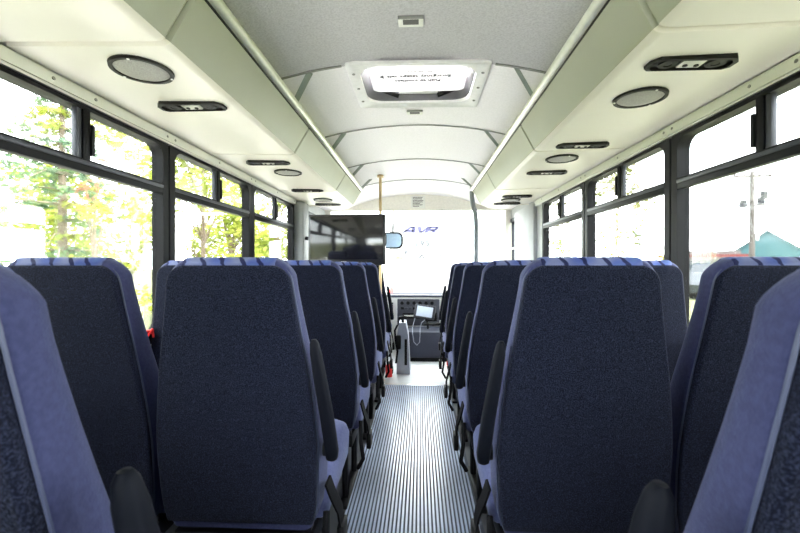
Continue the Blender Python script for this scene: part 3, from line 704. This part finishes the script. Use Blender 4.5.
# ------------------------------------------------------------------ outside right: buildings, pole, cars
sh = thing('teal_shed', 'teal gabled building beyond the right window, behind the utility pole', 'building', (50.3, 62, GZ), R(-39))
b = MB(); b.loft([[(-4.2, y, 0), (4.2, y, 0), (4.2, y, 3.5), (0, y, 6.7), (-4.2, y, 3.5)] for y in (0, 14)]); b.build('wall', 'teal', sh, False)
b = MB()
for sx in (-1, 1): b.loft([[(0, y, 6.72), (sx*4.5, y, 3.29), (sx*4.5, y, 3.45), (0, y, 6.92)] for y in (-.3, 14.3)])
b.build('roof', 'roof_teal', sh, False)
for k in range(5):
    f_ = MB().box(-3.7+k*1.6, -2.7+k*1.6, -.08, .02, 1.0, 2.2).build('window', 'white_plastic', sh)
    MB().box(-3.6+k*1.6, -2.8+k*1.6, -.1, -.06, 1.1, 2.1).build('pane', 'shed_white', f_)
lo = thing('low_building', 'long low white building with a red roof edge, left of the teal building', 'building', (38.0, 57, GZ), R(-33))
MB().box(-5, 5, 0, 6, 0, 3.0).build('wall', 'shed_white', lo)
MB().box(-5.2, 5.2, -.4, 6.2, 2.95, 3.3).build('roof_edge', 'roof_red', lo)
MB().box(-3.5, 4.0, 1.2, 5, 3.3, 3.8).build('upper_roof', 'shed_white', lo)
for k in range(6): MB().box(-4.7+k*1.6, -3.5+k*1.6, -.06, .02, 1.2, 2.5).build('window', 'dark_glass', lo)
up = thing('utility_pole', 'wooden utility pole with crossarm and transformers seen through the right window', 'utility pole', (23.3, 30, GZ))
MB().tube([(0, 0, 0), (0, 0, 8.45)], .19, 10, r2=.14).build('mast', 'pole_wood', up)
MB().box(-1.3, 1.3, -.06, .06, 8.05, 8.2).build('crossarm', 'pole_wood', up)
for x in (-1.2, -.5, .5, 1.2): MB().tube([(x, 0, 8.2), (x, 0, 8.4)], .05, 8).build('insulator', 'gray_ink', up)
for x, z in ((-.75, 5.9), (.45, 6.1), (.65, 6.5)):
    MB().disc((x, -.2, z), (0, 0, 1), .22, .5, 14).build('transformer', 'gray_ink', up)
MB().box(-1.0, 1.0, -.05, .05, 6.05, 6.15).build('lower_arm', 'pole_wood', up)
MB().tube([(0, -.1, 7.2), (.6, -.3, 7.6)], .04, 6).build('brace', 'pole_wood', up)
MB().box(.1, .35, -.2, .1, 3.6, 4.1, .03).build('meter_box', 'seam', up)
def car(label, x, y, rz, m, tall):
    t = thing('car', label, 'car', (x, y, GZ), rz, 'cars parked by the low building')
    P = [(-2.2, .35), (2.2, .35), (2.25, .8), (1.3, .95), (.7, tall), (-1.5, tall), (-2.1, .95), (-2.25, .8)]
    b = MB(); b.loft([[(px, yy, pz) for px, pz in P] for yy in (-.85, .85)]); b.build('body', m, t, False)
    for sy in (-1, 1):
        MB().loft([[(px, sy*yy, pz) for px, pz in ((-1.75, .98), (.95, .98), (.55, tall-.1), (-1.4, tall-.1))] for yy in (.84, .87)]).build('side_glass', 'dark_glass', t)
        for px in (-1.35, 1.35): MB().disc((px, sy*.75-.1, .33), (0, 1, 0), .33, .2, 18).build('wheel', 'tire', t)
car('dark car parked in front of the low white building, farthest to the left', 27.3, 39.5, R(20), 'car_dark', 1.95)
car('dark car beside the window edge, in front of the other dark car', 16.9, 24.0, R(35), 'car_dark', 1.45)

# ------------------------------------------------------------------ trees
def leaves(b, c, r, n, size, droop=0):
    for _ in range(n):
        v = Vector((random.gauss(0, 1), random.gauss(0, 1), random.gauss(0, 1))); v.normalize(); v *= random.random()**.4
        p = Vector(c) + Vector((v.x*r[0], v.y*r[1], v.z*r[2]))
        a = Vector((random.uniform(-1, 1), random.uniform(-1, 1), random.uniform(-.6, .6))).normalized()
        u = a.cross(Vector((random.uniform(-1, 1), random.uniform(-1, 1), random.uniform(-1, 1)))).normalized()
        s_ = size*random.uniform(.6, 1.4)
        q = [p - a*s_, p - u*s_*.45 + a.cross(u)*s_*.12, p + a*s_, p + u*s_*.45 + a.cross(u)*s_*.12]
        b.b.faces.new([b.b.verts.new(z) for z in q])
def broad(name, label, x, y, h_, r, m, n=1500, size=.11, bark='bark', th=.12, low=.35, blobs=14, group='trees outside the left windows'):
    t = thing(name, label, 'tree', (x, y, GZ), 0, group)
    b = MB(); top = Vector((random.uniform(-.3, .3), random.uniform(-.3, .3), h_*.8))
    b.tube([(0, 0, 0), top*.4 + Vector((.05, 0, 0)), top], th, 8, r2=th*.35)
    cs = []
    for k in range(blobs):
        a = random.uniform(0, 6.28); z = h_*random.uniform(low, .98); rr = r*random.uniform(.2, .85)*(1.05 - abs(z/h_-.6))
        c = Vector((rr*math.cos(a), rr*math.sin(a), z)); cs.append(c)
        s0 = top*(min(.95, max(.2, z/h_-.18)))
        b.tube([s0, (s0+c)/2 + Vector((0, 0, .1)), c], th*.32, 5, r2=.012)
    b.build('trunk', bark, t)
    b = MB()
    for c in cs: leaves(b, c, (r*.42, r*.42, r*.34), n//blobs, size)
    b.build('foliage', m, t, False)
    return t
def conifer(label, x, y, h_, r, m='leaf_pine'):
    t = thing('conifer_tree', label, 'tree', (x, y, GZ), 0, 'trees outside the left windows')
    b = MB(); b.tube([(0, 0, 0), (0, 0, h_)], .15, 8, r2=.02); f = MB(); g = MB()
    z = 1.5; k = 0
    while z < h_*.98:
        rr = r*(1 - (z/h_)**1.3) + .15
        for j in range(5):
            a = k*.9 + j*1.257 + random.uniform(-.25, .25); L_ = rr*random.uniform(.7, 1.1)
            d_ = Vector((math.cos(a), math.sin(a), 0)); P = [Vector((0, 0, z)), d_*L_*.5 + Vector((0, 0, z-.02)), d_*L_ + Vector((0, 0, z-.28*L_))]
            b.tube(P, .025, 4, r2=.006)
            tgt = g if random.random() < .28 else f
            for i in range(5):
                u = (i+1)/5; c = P[0].lerp(P[2], u); c.z = z - .28*L_*u*u
                leaves(tgt, c, (.20, .20, .10), 9, .09)
        z += .38; k += 1
    b.build('trunk', 'bark', t); f.build('foliage', m, t, False); g.build('young_foliage', 'leaf_gold', t, False)
conifer('tall open conifer with yellow tips seen through the nearest left window', -8.9, 9.8, 7.6, 2.3)
broad('shrub', 'small reddish shrub tree in front of the tall conifer', -6.6, 8.0, 4.1, .6, 'leaf_red', 80, .07, low=.65, blobs=5, th=.05)
broad('birch_tree', 'slim pale-barked tree at the front edge of the nearest left window', -5.15, 7.2, 5.2, .75, 'leaf_lime', 1700, .06, 'bark_pale', .13, low=.12, blobs=20)
broad('leafy_tree', 'lime green tree filling the top of the second left window', -7.4, 13.5, 6.3, 1.9, 'leaf_lime', 2600, .11)
broad('leafy_tree', 'small bushy lime tree low in the second left window', -5.0, 10.8, 3.5, 1.0, 'leaf_lime', 1300, .09, low=.3)
broad('leafy_tree', 'golden green tree seen through the frontmost left window', -6.9, 19.0, 6.2, 2.0, 'leaf_gold', 2600, .12)
broad('leafy_tree', 'broad lime tree far behind the conifer at the left edge', -15, 10.5, 6.0, 2.4, 'leaf_lime', 1500, .16)
broad('leafy_tree', 'distant golden tree between the conifer and the pale-barked tree', -15.5, 17, 6.5, 2.6, 'leaf_gold', 1600, .16)
for k, (x, y) in enumerate(((-34, 30), (-25, 30), (-17, 32), (-10.5, 36))):
    broad('background_tree', ['leftmost of the distant lime trees across the lawn', 'second of the distant lime trees from the left', 'third of the distant lime trees from the left', 'distant lime tree nearest the television'][k], x, y, 5.0, 2.4, 'leaf_lime', 1300, .2, blobs=14, low=.2)
G2 = 'trees outside the right windows'
broad('young_tree', 'thin golden tree through the middle right window', 8.2, 18, 6.5, 1.6, 'leaf_thin', 700, .12, 'bark', .07, group=G2)
broad('young_tree', 'small golden tree by the frontmost right window', 5.2, 17, 5.6, 1.1, 'leaf_thin', 700, .11, 'bark', .07, group=G2)
broad('bush', 'low greyish bush on the lot right of the thin golden tree', 11.8, 21, 2.4, 1.3, 'leaf_thin', 300, .10, low=.3, th=.05, group=G2)
